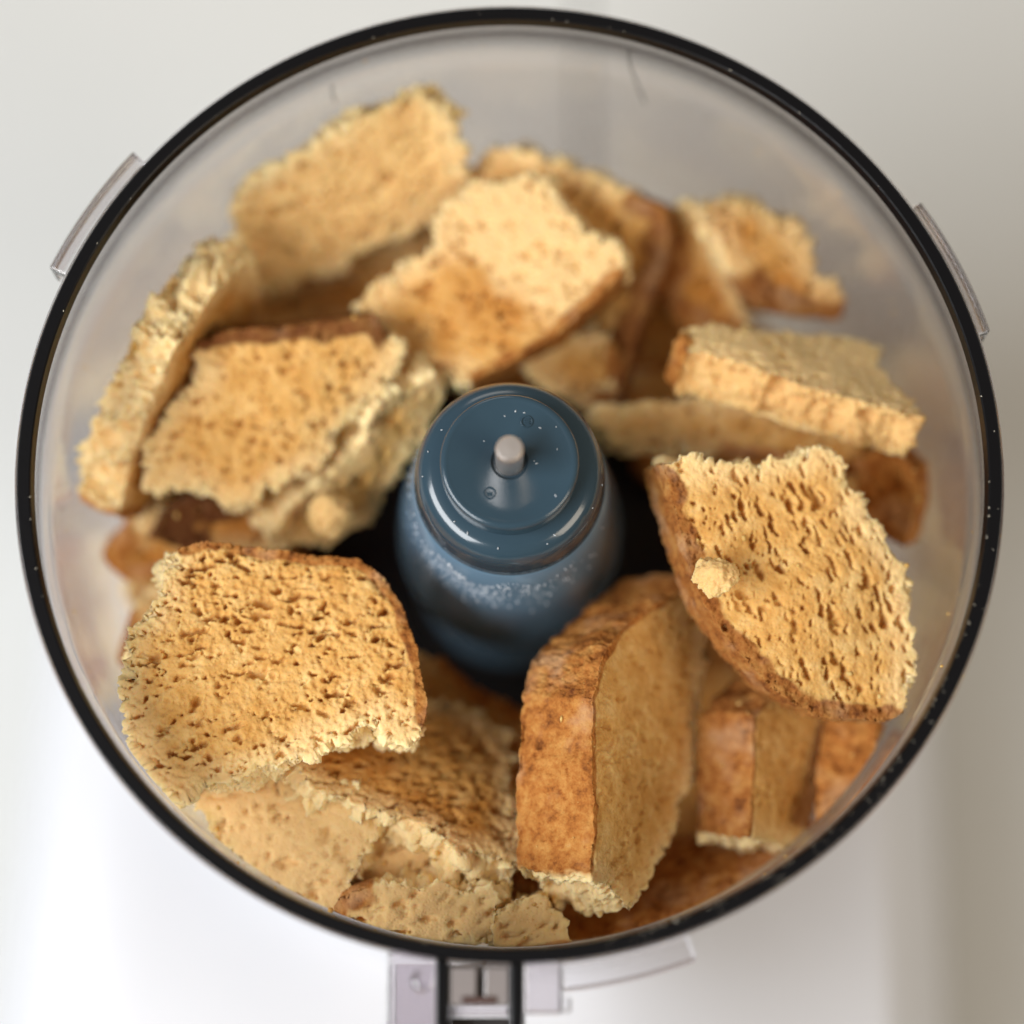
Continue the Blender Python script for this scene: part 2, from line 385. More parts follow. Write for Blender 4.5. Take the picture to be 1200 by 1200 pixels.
# ------------------------------------------------------------------ bread
HUB_R = lambda z: np.interp(-z, [0.0,0.6,1.2,2.6,5.4,9.0,13], [1.55,1.75,2.02,2.16,2.5,2.66,2.4])
def seg_dist(P, A, B):
    d = B-A; t = np.clip(((P-A)@d)/max(d@d,1e-9),0,1)
    return np.linalg.norm(P-(A+t[:,None]*d),axis=1)
CRUMB_SPOTS = []
def normals_of(V, me):
    me.vertices.foreach_set('co', V.ravel()); me.update()
    X = np.empty(len(V)*3); me.vertex_normals.foreach_get('vector', X); return X.reshape(-1,3)
def make_bread(idx, label, loc, ux, uy, thick, outline, o):
    rng = random.Random(idx*31+5)
    ux, uy = np.array(ux), np.array(uy); un = np.cross(ux, uy); loc = np.array(loc)
    Rm = np.stack([ux,uy,un],1)
    vox = o.get('vox',0.055); cw = o.get('cw',0.25); pamp = o.get('pore',1.0); tamp = o.get('tornamp',1.0)
    # ragged outline: torn edges broken up, crust edges smooth
    pts = [np.array(p[:2]) for p in outline]; fl = [p[2] for p in outline]; n = len(pts)
    ring = []
    for i in range(n):
        a, b = pts[i], pts[(i+1)%n]; L = np.linalg.norm(b-a); m = max(1,int(L/0.22))
        nr = np.array((b[1]-a[1], a[0]-b[0]))/max(L,1e-6)
        for k in range(m):
            p = a+(b-a)*k/m
            if fl[i]=='t': p = p+nr*rng.uniform(-0.07,0.07)*tamp
            elif k: p = p+nr*rng.uniform(-0.025,0.025)
            ring.append(p)
    bm = bmesh.new()
    top = [bm.verts.new((p[0],p[1],0)) for p in ring]
    tp = o.get('taper',0.0)
    bot = [bm.verts.new((p[0]*(1-tp),p[1]*(1-tp),-thick)) for p in ring]
    bm.faces.new(top); bm.faces.new(bot[::-1])
    for i in range(len(ring)):
        j = (i+1)%len(ring); bm.faces.new((top[j],top[i],bot[i],bot[j]))
    bmesh.ops.recalc_face_normals(bm, faces=bm.faces)
    me = bpy.data.meshes.new('tmp'); bm.to_mesh(me); bm.free()
    ob = bpy.data.objects.new('tmp', me); col.objects.link(ob)
    rm = ob.modifiers.new('r','REMESH'); rm.mode = 'VOXEL'; rm.voxel_size = vox; rm.adaptivity = 0
    dg = bpy.context.evaluated_depsgraph_get()
    m2 = bpy.data.meshes.new_from_object(ob.evaluated_get(dg))
    bpy.data.objects.remove(ob); bpy.data.meshes.remove(me)
    nv = len(m2.vertices); V = np.empty(nv*3); m2.vertices.foreach_get('co',V); V = V.reshape(-1,3)
    def normals():
        X = np.empty(nv*3); m2.vertex_normals.foreach_get('vector',X); return X.reshape(-1,3)
    Nn = normals()
    P2 = V[:,:2]
    dc = np.full(nv,9.0); dt = np.full(nv,9.0)
    for i in range(n):
        d = seg_dist(P2, pts[i], pts[(i+1)%n])
        if fl[i]=='c': dc = np.minimum(dc,d)
        else: dt = np.minimum(dt,d)
    side = 1-sstep(0.35,0.8,np.abs(Nn[:,2]))
    S = V + np.array((idx*13.7, idx*5.1, idx*3.3))
    j1 = fbm(S*2.2, idx, 3)
    crust = 1-sstep(cw*0.55,cw*1.25,dc+j1*cw*0.55)
    if cw < 3: crust *= sstep(-0.05,0.25,dt-dc+0.15+j1*0.2)
    # a big-cw piece shows its crust face on top: the back stays crumb
    torn = (1-sstep(0.05,0.75,dt+j1*0.25))*(0.55+0.45*side)*(1-crust)
    gate = 1.0
    if 'gate' in o:      # pale lit end against a shaded end, painted into the crumb
        gx, gy, g0 = o['gate']; gate = sstep(-0.35,0.35,gx*V[:,0]+gy*V[:,1]-g0+0.5*j1)
    if o.get('topfresh'): gate = 1-side  # light on the top face painted as pale crumb
    torn_lit = np.maximum(torn*o.get('tear',1.0), o.get('fresh',0.0)*(1-crust)*gate)  # torn crumb, plus pale colour painted on as light
    # --- displacement (cm)
    warp = np.stack([fbm(S*0.45,idx+3,2),fbm(S*0.45,idx+7,2),fbm(S*0.45,idx+11,2)],1)*np.array((0.10,0.10,0.16))*o.get('warp',1.0)
    ragged = fbm(S*2.4,idx+21,3)*0.26+np.abs(fbm(S*6,idx+23,2))*0.20-0.06+np.maximum(fbm(S*11,idx+27,2),0)*0.10+fbm(S*1.1,idx+29,2)*0.28
    D = Nn*(ragged*tamp*torn*(0.15+0.85*side))[:,None]
    dirv = np.array(o.get('dir',(1,0.2)),float); dirv /= np.linalg.norm(dirv)
    q = np.stack([S[:,0]*dirv[0]+S[:,1]*dirv[1], -S[:,0]*dirv[1]+S[:,1]*dirv[0], S[:,2]],1)*np.array((0.52,1.2,1.0))
    q = q + 0.13*np.stack([fbm(S*3,idx+31,2),fbm(S*3,idx+33,2),fbm(S*3,idx+35,2)],1)+0.07*np.stack([fbm(S*9,idx+36,2),fbm(S*9,idx+37,2),fbm(S*9,idx+38,2)],1)
    c1, c2, c3 = 0.115, 0.20, 0.70
    qi = S/c1 + 0.3*(q-S*0.8)
    pores = bubbles(qi,idx*7+1,0.35,0.68,1.1)*c1*o.get('fine',0.7)
    pores = np.maximum(pores, bubbles(q/c2,idx*7+9,0.20,0.52,1.05)*c2*3.2)
    pores = np.maximum(pores, bubbles(q/0.33,idx*7+21,0.12,0.42,0.6)*0.33*2.9)
    pores = np.maximum(pores, bubbles(q/c3,idx*7+15,0.07,0.22,0.40)*c3*2.2)
    vary = 0.8+0.5*fbm(S*0.7,idx+41,2)
    pits = bubbles(S/0.22,idx*7+70,0.10,0.42,0.45)*0.22*1.3+bubbles(S/0.09,idx*7+80,0.15,0.5,0.6)*0.09
    D -= Nn*(pores*pamp*vary*(1-crust))[:,None]
    fine = fbm(S*9,idx+51,2)
    D += Nn*(fine*(0.018+0.03*torn))[:,None]
    wr = -np.abs(fbm(S*4,idx+61,3))*0.07
    D += Nn*(crust*(wr*1.2-pits*1.25+0.09*fbm(S*1.6,idx+63,2)))[:,None]
    # crust edge rounded over
    rz = np.clip(np.abs(V[:,2]+thick/2)/(thick/2),0,1)**5
    D -= Nn*((crust*side*rz*0.10))[:,None]
    V = V+warp+D
    # kept inside the bowl and off the hub
    W = V@Rm.T+loc
    r = np.hypot(W[:,0],W[:,1]); lim = np.interp(-W[:,2],[0,2.5,7,12.4],[9.62,9.60,9.46,9.25])
    k = np.where(r>lim, lim/np.maximum(r,1e-6),1.0)
    hr = HUB_R(W[:,2])+0.05
    k = np.where((r<hr)&(W[:,2]<0.1), hr/np.maximum(r,1e-3), k)
    W[:,0]*=k; W[:,1]*=k; W[:,2]=np.maximum(W[:,2],-12.6)
    V = (W-loc)@Rm
    if not o.get('deep'):
        Wz = (normals_of(V, m2)@Rm.T)[:,2]
        up = np.nonzero(Wz>0.55)[0]
        if len(up):
            for kk in rng.sample(list(map(int,up)), min(len(up), o.get('crumbs',20))):
                p = V[kk]@Rm.T+loc; CRUMB_SPOTS.append((p[0],p[1],p[2]+0.015,rng.choice((0.010,0.014,0.014,0.02,0.02,0.03,0.045,0.06))))
    # --- split into crumb and crust
    nf = len(m2.polygons); Q = np.empty(nf*4,dtype=np.int64)
    lt = np.empty(nf,dtype=np.int64); m2.polygons.foreach_get('loop_total',lt)
    loops = np.empty(len(m2.loops),dtype=np.int64); m2.loops.foreach_get('vertex_index',loops)
    ls = np.empty(nf,dtype=np.int64); m2.polygons.foreach_get('loop_start',ls)
    quads = loops[ls[:,None]+np.arange(4)[None,:]][lt==4]
    bpy.data.meshes.remove(m2)
    fc = crust[quads].mean(1)>0.45
    root = empty(o.get('name','bread_piece'))
    R4 = Matrix([[*Rm[i],loc[i]*CM] for i in range(3)]+[[0,0,0,1]])
    R4[2][3] += RIM_Z
    root.matrix_world = R4
    tag(root, label, o.get('cat','bread'), o.get('group','torn bread pieces in the bowl'))
    for nm, sel, mt in (('crumb',~fc,M_crumb),('crust',fc,M_crust)):
        qf = quads[sel]
        if len(qf) < 60: continue
        used, inv = np.unique(qf, return_inverse=True); inv = inv.reshape(-1,4)
        me = bpy.data.meshes.new(nm)
        me.vertices.add(len(used)); me.vertices.foreach_set('co',(V[used]*CM).ravel())
        me.loops.add(inv.size); me.loops.foreach_set('vertex_index',inv.ravel().astype(np.int32))
        me.polygons.add(len(inv)); me.polygons.foreach_set('loop_start',np.arange(0,inv.size,4,dtype=np.int32))
        me.update(calc_edges=True)
        for an, arr in (('torn',torn_lit),('crust',crust)):
            me.attributes.new(an,'FLOAT','POINT').data.foreach_set('value',arr[used].astype(np.float32))
        ch = link_mesh(nm, me, mt, root)
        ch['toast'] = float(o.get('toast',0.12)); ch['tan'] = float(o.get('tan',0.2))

PIECES = [
 ('big porous slice lying lower left with brown crust along its top and right edge', (-5.04, -3.97, -1.87), (0.9955, -0.0059, -0.0943), (0.0, 0.9981, -0.0619), 1.5,
  [(-2.29, 1.48, 't'), (-2.87, 0.65, 't'), (-2.81, 0.2, 't'), (-2.83, -0.7, 't'), (-2.58, -1.58, 't'), (-2.21, -2.19, 't'), (-1.76, -2.62, 't'), (-1.17, -2.35, 't'), (-0.14, -2.16, 't'), (0.63, -1.7, 't'), (1.58, -1.36, 't'), (2.28, -1.05, 't'), (2.72, -1.41, 't'), (3.28, -1.12, 'c'), (3.33, -0.58, 'c'), (3.14, 0.51, 'c'), (2.86, 1.33, 'c'), (2.49, 1.97, 'c'), (1.85, 2.42, 'c'), (0.24, 2.66, 'c'), (-1.38, 2.8, 'c'), (-1.99, 2.6, 't'), (-2.36, 2.22, 't')], {'vox': 0.031, 'dir': (1, 0.15), 'cw': 0.27, 'pore': 1.1, 'fine': 0.9, 'tan': 0.1, 'toast': 0.3}),
 ('broad porous slice at the right with reddish crust curving down its left side', (6.36, -1.9, -1.98), (0.9839, 0.0188, -0.1777), (0.0, 0.9944, 0.1053), 1.4,
  [(-2.9, 0.85, 'c'), (-2.46, -0.56, 'c'), (-1.83, -1.53, 'c'), (-0.92, -2.46, 'c'), (0.08, -3.02, 'c'), (1.57, -3.12, 'c'), (1.99, -2.92, 't'), (2.11, -2.29, 't'), (2.31, -1.93, 't'), (2.1, -1.22, 't'), (2.06, 0.05, 't'), (1.75, 0.59, 't'), (1.14, 1.3, 't'), (0.92, 1.93, 't'), (0.75, 2.47, 't'), (0.18, 2.64, 't'), (-0.94, 2.37, 't'), (-1.87, 2.22, 't'), (-2.79, 2.38, 't'), (-3.25, 2.24, 'c')], {'vox': 0.031, 'dir': (0.35, -1), 'cw': 0.38, 'pore': 0.9, 'fine': 0.5, 'toast': 0.4, 'tan': 0.15}),
 ('thick slice standing beside the hub, orange crust facing left, smooth cut side right', (2.91, -5.63, -3.38), (0.6172, 0.097, -0.7808), (0.0, 0.9924, 0.1233), 1.85,
  [(-2.14, -0.55, 'c'), (-2.1, -2.28, 't'), (-1.35, -2.74, 't'), (-0.53, -3.26, 't'), (0.04, -2.72, 't'), (0.52, -2.12, 't'), (1.35, -1.42, 't'), (1.63, -0.23, 't'), (2.2, 1.64, 't'), (2.37, 3.3, 't'), (1.83, 4.03, 'c'), (-0.22, 2.96, 'c'), (-1.53, 2.12, 'c'), (-2.07, 1.27, 'c')], {'vox': 0.036, 'cw': 0.17, 'pore': 0.45, 'tan': 0.15, 'toast': 0.2}),
 ('holed slice left of the hub with dark crust along its back edge', (-5.25, 1.84, -3.32), (0.9976, 0.0242, -0.0646), (0.0, 0.9364, 0.3509), 1.5,
  [(-2.11, -1.41, 't'), (-1.55, -1.55, 't'), (-1.0, -2.08, 't'), (-0.34, -1.99, 't'), (-0.06, -1.62, 't'), (0.6, -1.34, 't'), (1.26, -1.06, 't'), (1.55, -0.4, 't'), (2.12, 0.16, 't'), (2.72, 0.91, 't'), (2.87, 1.56, 't'), (2.54, 1.81, 'c'), (2.32, 2.26, 'c'), (0.64, 2.08, 'c'), (-0.84, 1.95, 'c'), (-1.55, 1.67, 't'), (-1.51, 0.93, 't'), (-2.35, 0.19, 't'), (-2.59, -0.56, 't'), (-2.72, -1.5, 't')], {'vox': 0.038, 'dir': (1, 0.1), 'cw': 0.45, 'tan': 0.15, 'toast': 0.7}),
 ('long flat slab at the right with pale top and crumbly front edge', (6.51, 3.06, -3.02), (0.9795, -0.1336, -0.1508), (0.0, 0.7487, -0.663), 1.15,
  [(-2.84, -0.59, 't'), (-1.89, -0.56, 't'), (-0.22, -1.06, 't'), (1.64, -1.43, 't'), (2.47, -1.41, 't'), (2.02, -0.16, 't'), (1.74, 0.65, 't'), (1.99, 1.28, 't'), (1.26, 1.48, 't'), (-0.78, 0.98, 't'), (-2.47, 0.58, 't'), (-2.94, 0.24, 'c')], {'vox': 0.04, 'cw': 0.3, 'pore': 0.7, 'fresh': 0.7, 'topfresh': 1, 'tear': 0.3, 'tan': 0.35, 'fine': 0.5}),
 ('bright topped slice behind the hub with thin crust on its lower right edge', (-0.31, 5.3, -3.34), (0.9916, -0.0201, 0.1279), (0.0, 0.9879, 0.1551), 1.3,
  [(-1.28, 0.5, 't'), (-2.15, 0.13, 't'), (-3.22, -0.65, 't'), (-2.72, -1.59, 't'), (-1.75, -2.38, 't'), (-0.5, -2.54, 'c'), (0.36, -2.13, 'c'), (1.41, -1.52, 'c'), (2.27, -0.83, 'c'), (2.84, -0.18, 't'), (2.69, 0.36, 't'), (2.08, 0.8, 't'), (1.51, 1.49, 't'), (1.13, 2.12, 't'), (0.17, 2.05, 't'), (-0.5, 1.99, 't'), (-0.99, 1.46, 't'), (-1.37, 0.93, 't')], {'vox': 0.04, 'cw': 0.28, 'toast': 0.3, 'fresh': 0.6, 'gate': (0.6, 0.8, -0.25), 'tan': 0.75}),
 ('tall chunk leaning on the back wall, reaching highest in the photo of all the bread', (-3.8, 7.17, -3.92), (0.986, 0.1276, -0.1071), (0.0, 0.6428, 0.7661), 1.3,
  [(-2.35, -1.26, 't'), (-2.11, -1.97, 't'), (-1.74, -2.47, 't'), (-1.24, -2.4, 't'), (0.49, -1.54, 't'), (2.11, -0.9, 't'), (2.72, -0.0, 't'), (2.5, 0.93, 't'), (2.26, 2.02, 't'), (1.89, 2.61, 't'), (0.83, 2.24, 't'), (0.04, 1.57, 't'), (-0.84, 1.12, 't'), (-1.95, 0.36, 't'), (-2.61, -0.3, 't')], {'vox': 0.055, 'cw': 0.15, 'tornamp': 1.6, 'fresh': 0.3, 'pore': 1.5, 'tan': 0.1}),
 ('slice on edge against the left wall, ragged cream tear upward and orange inner face', (-7.11, 2.68, -4.1), (0.4777, 0.8487, -0.2271), (-0.0, 0.2585, 0.966), 1.1,
  [(2.49, 1.93, 't'), (0.93, 2.47, 't'), (-0.3, 2.29, 't'), (-0.92, 1.6, 't'), (-2.05, 0.76, 't'), (-3.23, -0.77, 'c'), (-2.1, -2.72, 'c'), (-0.28, -3.58, 't'), (2.35, -1.94, 't'), (3.1, -0.04, 't')], {'vox': 0.055, 'cw': 0.35, 'tornamp': 1.8, 'tan': 0.9}),
 ('ragged strip of crumb between the hub and the holed slice with the dark back crust', (-3.17, 1.06, -4.2), (0.894, 0.355, -0.2732), (0.0, 0.6098, 0.7925), 1.0,
  [(-0.09, 0.54, 't'), (-0.63, 0.13, 't'), (-1.16, -0.29, 't'), (-2.1, -0.67, 't'), (-2.52, -1.4, 't'), (-1.06, -2.11, 't'), (0.12, -1.74, 't'), (0.8, -0.62, 't'), (1.46, 0.25, 't'), (1.98, 1.02, 't'), (1.87, 1.76, 't'), (1.08, 1.67, 't'), (0.26, 1.47, 't')], {'vox': 0.055}),
 ('piece with nearly black crust end peeking out above the big lower left slice', (-6.1, 0.06, -4.84), (0.9538, 0.0868, -0.2876), (0.0, 0.9573, 0.289), 1.2,
  [(-0.75, -1.03, 't'), (0.99, -0.89, 't'), (2.38, 0.35, 't'), (1.99, 1.03, 't'), (0.03, 0.58, 'c'), (-1.02, 0.5, 'c'), (-1.69, 0.03, 'c'), (-1.93, -0.57, 'c')], {'vox': 0.06, 'cw': 0.9, 'toast': 0.85, 'tan': 1.0}),
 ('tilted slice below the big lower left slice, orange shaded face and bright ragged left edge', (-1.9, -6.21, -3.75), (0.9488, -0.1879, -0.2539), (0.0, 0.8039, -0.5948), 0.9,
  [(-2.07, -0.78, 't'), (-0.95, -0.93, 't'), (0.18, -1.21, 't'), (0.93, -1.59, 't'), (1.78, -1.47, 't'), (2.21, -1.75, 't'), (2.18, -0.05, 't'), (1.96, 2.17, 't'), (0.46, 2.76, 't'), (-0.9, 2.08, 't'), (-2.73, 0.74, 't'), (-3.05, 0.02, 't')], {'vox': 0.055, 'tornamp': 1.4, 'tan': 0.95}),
 ('cream chunk against the lower left wall, half under the tilted orange faced slice', (-4.65, -7.1, -3.23), (0.9993, 0.009, -0.035), (-0.0, 0.9684, 0.2494), 1.5,
  [(-1.56, -0.55, 't'), (-0.41, -1.45, 't'), (0.84, -1.91, 't'), (1.47, -0.57, 't'), (2.01, 0.15, 't'), (1.48, 0.78, 't'), (-0.13, 1.51, 't'), (-1.47, 1.25, 't'), (-2.24, 0.8, 't')], {'vox': 0.06, 'tornamp': 1.4, 'fresh': 0.55, 'pore': 0.9, 'tan': 0.35, 'warp': 3}),
 ('cream torn lump at the lower left between the tilted slice and the rim', (-2.23, -7.92, -3.76), (0.9941, -0.0276, 0.1052), (0.0, 0.9672, 0.254), 1.4,
  [(-1.44, -0.53, 't'), (-0.61, -0.69, 't'), (0.48, -0.58, 't'), (1.93, -0.46, 't'), (1.57, 0.26, 't'), (0.48, 0.78, 't'), (-0.79, 0.94, 't'), (-1.62, 0.29, 't')], {'vox': 0.06, 'tornamp': 1.4, 'fresh': 0.5, 'pore': 0.9, 'tan': 0.5, 'warp': 3}),
 ('pale chunk at the bottom edge of the heap with an orange left end', (-2.16, -9.05, -3.25), (0.9966, -0.0183, 0.0807), (0.0, 0.9753, 0.2211), 1.5,
  [(-1.86, -0.3, 't'), (-0.82, -0.87, 't'), (0.79, -0.79, 't'), (1.95, -0.42, 't'), (1.77, 0.46, 't'), (0.43, 0.71, 't'), (-0.82, 0.69, 'c'), (-1.45, 0.51, 'c')], {'vox': 0.06, 'cw': 0.5, 'fresh': 0.5, 'pore': 0.9, 'tornamp': 1.2, 'tan': 0.35, 'warp': 2.5}),
 ('small pale lump at the bottom, right of the pale chunk with the orange left end', (0.38, -9.15, -3.32), (0.9877, 0.0028, -0.1561), (0.0, 0.9998, 0.0182), 1.4,
  [(-0.69, -0.34, 't'), (-0.15, -0.74, 'c'), (0.89, -0.42, 't'), (0.66, 0.37, 't'), (-0.06, 0.71, 't'), (-0.65, 0.41, 't')], {'vox': 0.06, 'fresh': 0.5, 'pore': 0.9, 'tornamp': 1.2, 'tan': 0.35, 'warp': 2.5}),
 ('dark orange crusted piece between the pale bottom chunk and the tilted orange faced slice', (-0.84, -8.09, -4.43), (0.9882, -0.0514, 0.1446), (0.0, 0.9423, 0.3349), 1.2,
  [(-1.15, -0.44, 'c'), (0.16, -0.76, 'c'), (1.36, -0.33, 'c'), (1.36, 0.42, 'c'), (-0.21, 0.72, 't'), (-1.52, 0.39, 't')], {'vox': 0.065, 'cw': 1.2, 'tan': 1.0, 'toast': 0.3}),
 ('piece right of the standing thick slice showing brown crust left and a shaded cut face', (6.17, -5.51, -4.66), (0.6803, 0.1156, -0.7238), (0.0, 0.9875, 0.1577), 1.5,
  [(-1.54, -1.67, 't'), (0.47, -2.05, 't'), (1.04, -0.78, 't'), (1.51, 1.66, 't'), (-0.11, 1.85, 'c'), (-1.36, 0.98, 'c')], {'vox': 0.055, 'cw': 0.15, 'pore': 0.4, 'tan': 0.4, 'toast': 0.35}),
 ('small orange crusted piece near the lower right wall below the broad porous slice', (7.17, -5.92, -4.52), (0.8966, 0.1235, 0.4252), (-0.0, 0.9603, -0.279), 1.3,
  [(-0.65, -0.06, 'c'), (-0.77, -1.32, 'c'), (-0.09, -1.24, 'c'), (0.81, -0.22, 'c'), (0.98, 1.34, 'c'), (-0.28, 1.49, 'c')], {'vox': 0.06, 'cw': 3}),
 ('wedge leaning on the upper right wall with cream torn edges and a dark underside', (6.14, 5.78, -4.48), (0.9838, 0.0556, -0.1705), (0.0, 0.9507, 0.3102), 1.3,
  [(-1.36, 0.48, 't'), (-0.95, -0.38, 'c'), (-0.44, -1.04, 'c'), (0.37, -1.16, 'c'), (1.5, -1.2, 'c'), (1.59, -0.8, 't'), (0.93, -0.28, 't'), (0.6, 0.4, 't'), (0.04, 1.07, 't'), (-0.57, 1.55, 't'), (-1.71, 1.35, 't')], {'vox': 0.055, 'cw': 0.75, 'tornamp': 1.5, 'tan': 1.0, 'toast': 0.5, 'tear': 0.7}),
 ('orange crusted piece wedged behind, left of the wedge leaning on the upper right wall', (4.34, 6.04, -5.31), (0.9953, -0.0438, 0.0858), (0.0, 0.8906, 0.4548), 1.2,
  [(-1.0, -0.56, 'c'), (-0.29, -1.66, 'c'), (1.4, -1.53, 't'), (0.77, 0.06, 't'), (0.29, 1.24, 't'), (-0.34, 1.33, 't'), (-0.83, 1.13, 'c')], {'vox': 0.065, 'cw': 0.9, 'tan': 0.9, 'toast': 0.3}),
 ('large dim slice behind the bright topped one, dark crust down its right side', (1.61, 6.17, -4.6), (0.9826, -0.0592, 0.1758), (0.0, 0.9477, 0.3191), 1.4,
  [(-1.99, -0.71, 't'), (-0.78, -2.48, 't'), (0.22, -3.06, 't'), (0.91, -3.35, 'c'), (1.3, -2.07, 'c'), (1.69, -0.91, 'c'), (2.09, 0.25, 'c'), (2.01, 1.02, 'c'), (1.29, 1.32, 't'), (0.4, 1.71, 't'), (-0.59, 2.11, 't'), (-1.58, 2.37, 't'), (-2.29, 2.23, 't'), (-2.69, 1.55, 't')], {'vox': 0.055, 'cw': 0.6, 'toast': 0.55, 'tan': 0.6}),
 ('narrow shaded slice right of the hub under the long flat pale slab', (5.12, 1.85, -4.5), (0.9997, 0.0017, -0.0244), (0.0, 0.9977, 0.0675), 0.8,
  [(-2.77, -0.38, 't'), (-0.28, -0.52, 'c'), (2.4, -0.96, 'c'), (3.52, -0.66, 't'), (3.39, 0.12, 't'), (0.7, 0.7, 't'), (-1.23, 0.69, 't'), (-2.38, 0.72, 't'), (-3.34, 0.28, 't')], {'vox': 0.06, 'cw': 0.3}),
 ('dim brown fragment tucked behind the hub below the bright topped slice', (1.51, 3.43, -5.22), (0.9923, 0.0738, -0.0991), (0.0, 0.8022, 0.597), 1.2,
  [(-0.68, -0.45, 't'), (0.33, -1.02, 'c'), (1.22, -0.64, 'c'), (0.89, 0.83, 't'), (-0.29, 1.08, 't'), (-1.47, 0.21, 't')], {'vox': 0.065, 'cw': 0.5, 'tan': 0.8, 'toast': 0.3}),
 ('orange crust scrap against the right wall behind the broad porous slice', (8.54, 0.44, -4.42), (0.9158, -0.1373, 0.3775), (0.0, 0.9398, 0.3418), 1.2,
  [(-0.69, -0.88, 'c'), (0.33, -1.31, 'c'), (0.65, -0.24, 'c'), (0.67, 0.62, 'c'), (-0.05, 1.16, 'c'), (-0.91, 0.65, 'c')], {'vox': 0.065, 'cw': 3}),
 ('low orange piece at the left wall under the slice standing on edge', (-8.11, -0.63, -5.5), (1.0, -0.0014, 0.0018), (-0.0, 0.7851, 0.6194), 1.2,
  [(-0.6, -0.92, 'c'), (0.96, -0.81, 't'), (1.04, 0.49, 't'), (0.31, 1.02, 't'), (-0.5, 0.49, 'c'), (-1.21, -0.27, 'c')], {'vox': 0.065, 'cw': 0.5, 'tan': 1.0}),
 ('low piece between the left wall and the big lower left slice', (-7.99, -2.57, -5.57), (0.993, 0.0249, -0.1157), (0.0, 0.9776, 0.2103), 1.2,
  [(-0.39, -1.1, 't'), (0.94, -0.92, 't'), (0.93, 1.0, 't'), (0.07, 1.1, 't'), (-0.62, 0.53, 'c'), (-0.92, -0.62, 'c')], {'vox': 0.065, 'cw': 0.4, 'tan': 0.9}),
 ('brown crusted slice lying deep at the lower right bottom, below the standing thick slice', (3.33, -8.06, -5.39), (0.9818, 0.144, 0.1241), (-0.0, 0.6527, -0.7576), 1.5,
  [(-2.6, -1.39, 'c'), (-1.5, -1.8, 'c'), (0.73, -1.33, 'c'), (3.15, -0.14, 'c'), (3.05, 1.46, 'c'), (0.56, 1.63, 'c'), (-0.63, 1.14, 'c'), (-2.77, 0.43, 'c')], {'vox': 0.065, 'cw': 4}),
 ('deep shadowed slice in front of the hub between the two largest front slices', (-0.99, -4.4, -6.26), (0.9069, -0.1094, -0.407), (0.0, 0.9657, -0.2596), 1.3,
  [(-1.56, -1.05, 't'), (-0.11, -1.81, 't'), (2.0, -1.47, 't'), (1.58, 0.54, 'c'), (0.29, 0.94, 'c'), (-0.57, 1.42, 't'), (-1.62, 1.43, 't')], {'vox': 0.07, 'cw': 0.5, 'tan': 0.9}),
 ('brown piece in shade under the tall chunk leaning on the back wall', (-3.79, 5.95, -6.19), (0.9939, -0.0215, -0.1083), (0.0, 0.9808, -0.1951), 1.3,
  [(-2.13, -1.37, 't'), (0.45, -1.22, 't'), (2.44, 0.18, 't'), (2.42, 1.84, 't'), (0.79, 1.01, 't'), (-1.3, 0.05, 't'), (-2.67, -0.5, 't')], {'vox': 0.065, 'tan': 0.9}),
 ('bread piece buried deep in the shadow under the upper layer of bread', (7.12, 2.02, -8.7), (-0.2523, 0.9651, -0.0696), (-0.9245, -0.2617, -0.2773), 2.0,  # filler bread from here on, added so the heap blocks light through the walls
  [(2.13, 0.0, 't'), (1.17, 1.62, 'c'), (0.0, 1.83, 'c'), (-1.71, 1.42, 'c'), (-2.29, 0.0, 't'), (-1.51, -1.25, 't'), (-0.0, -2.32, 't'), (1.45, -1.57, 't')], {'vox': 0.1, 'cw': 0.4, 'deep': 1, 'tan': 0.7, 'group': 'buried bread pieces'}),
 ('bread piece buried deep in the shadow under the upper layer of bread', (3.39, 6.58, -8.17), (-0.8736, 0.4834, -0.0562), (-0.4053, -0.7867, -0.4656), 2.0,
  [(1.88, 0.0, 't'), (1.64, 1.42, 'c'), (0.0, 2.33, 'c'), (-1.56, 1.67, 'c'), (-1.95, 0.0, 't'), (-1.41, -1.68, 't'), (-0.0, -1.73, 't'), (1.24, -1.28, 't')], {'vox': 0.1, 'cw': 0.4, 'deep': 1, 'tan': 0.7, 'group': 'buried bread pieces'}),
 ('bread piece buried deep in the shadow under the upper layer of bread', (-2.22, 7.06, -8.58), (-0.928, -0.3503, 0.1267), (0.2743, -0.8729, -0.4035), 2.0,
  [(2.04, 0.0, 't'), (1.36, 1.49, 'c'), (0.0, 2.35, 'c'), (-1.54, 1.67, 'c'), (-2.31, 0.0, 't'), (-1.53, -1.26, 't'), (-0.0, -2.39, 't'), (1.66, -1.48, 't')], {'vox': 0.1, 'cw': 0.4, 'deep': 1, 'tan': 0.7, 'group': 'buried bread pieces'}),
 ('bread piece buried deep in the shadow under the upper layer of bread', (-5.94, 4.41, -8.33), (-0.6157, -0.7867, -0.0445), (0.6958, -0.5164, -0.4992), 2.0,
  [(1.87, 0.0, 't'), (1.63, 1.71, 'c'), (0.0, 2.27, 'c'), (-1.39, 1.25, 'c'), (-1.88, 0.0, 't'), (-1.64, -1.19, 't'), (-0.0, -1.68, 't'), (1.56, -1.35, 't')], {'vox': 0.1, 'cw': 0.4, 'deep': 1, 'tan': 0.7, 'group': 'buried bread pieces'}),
 ('bread piece buried deep in the shadow under the upper layer of bread', (-7.36, -0.79, -9.18), (-0.0171, -0.9472, -0.3201), (0.9334, 0.0997, -0.3447), 2.0,
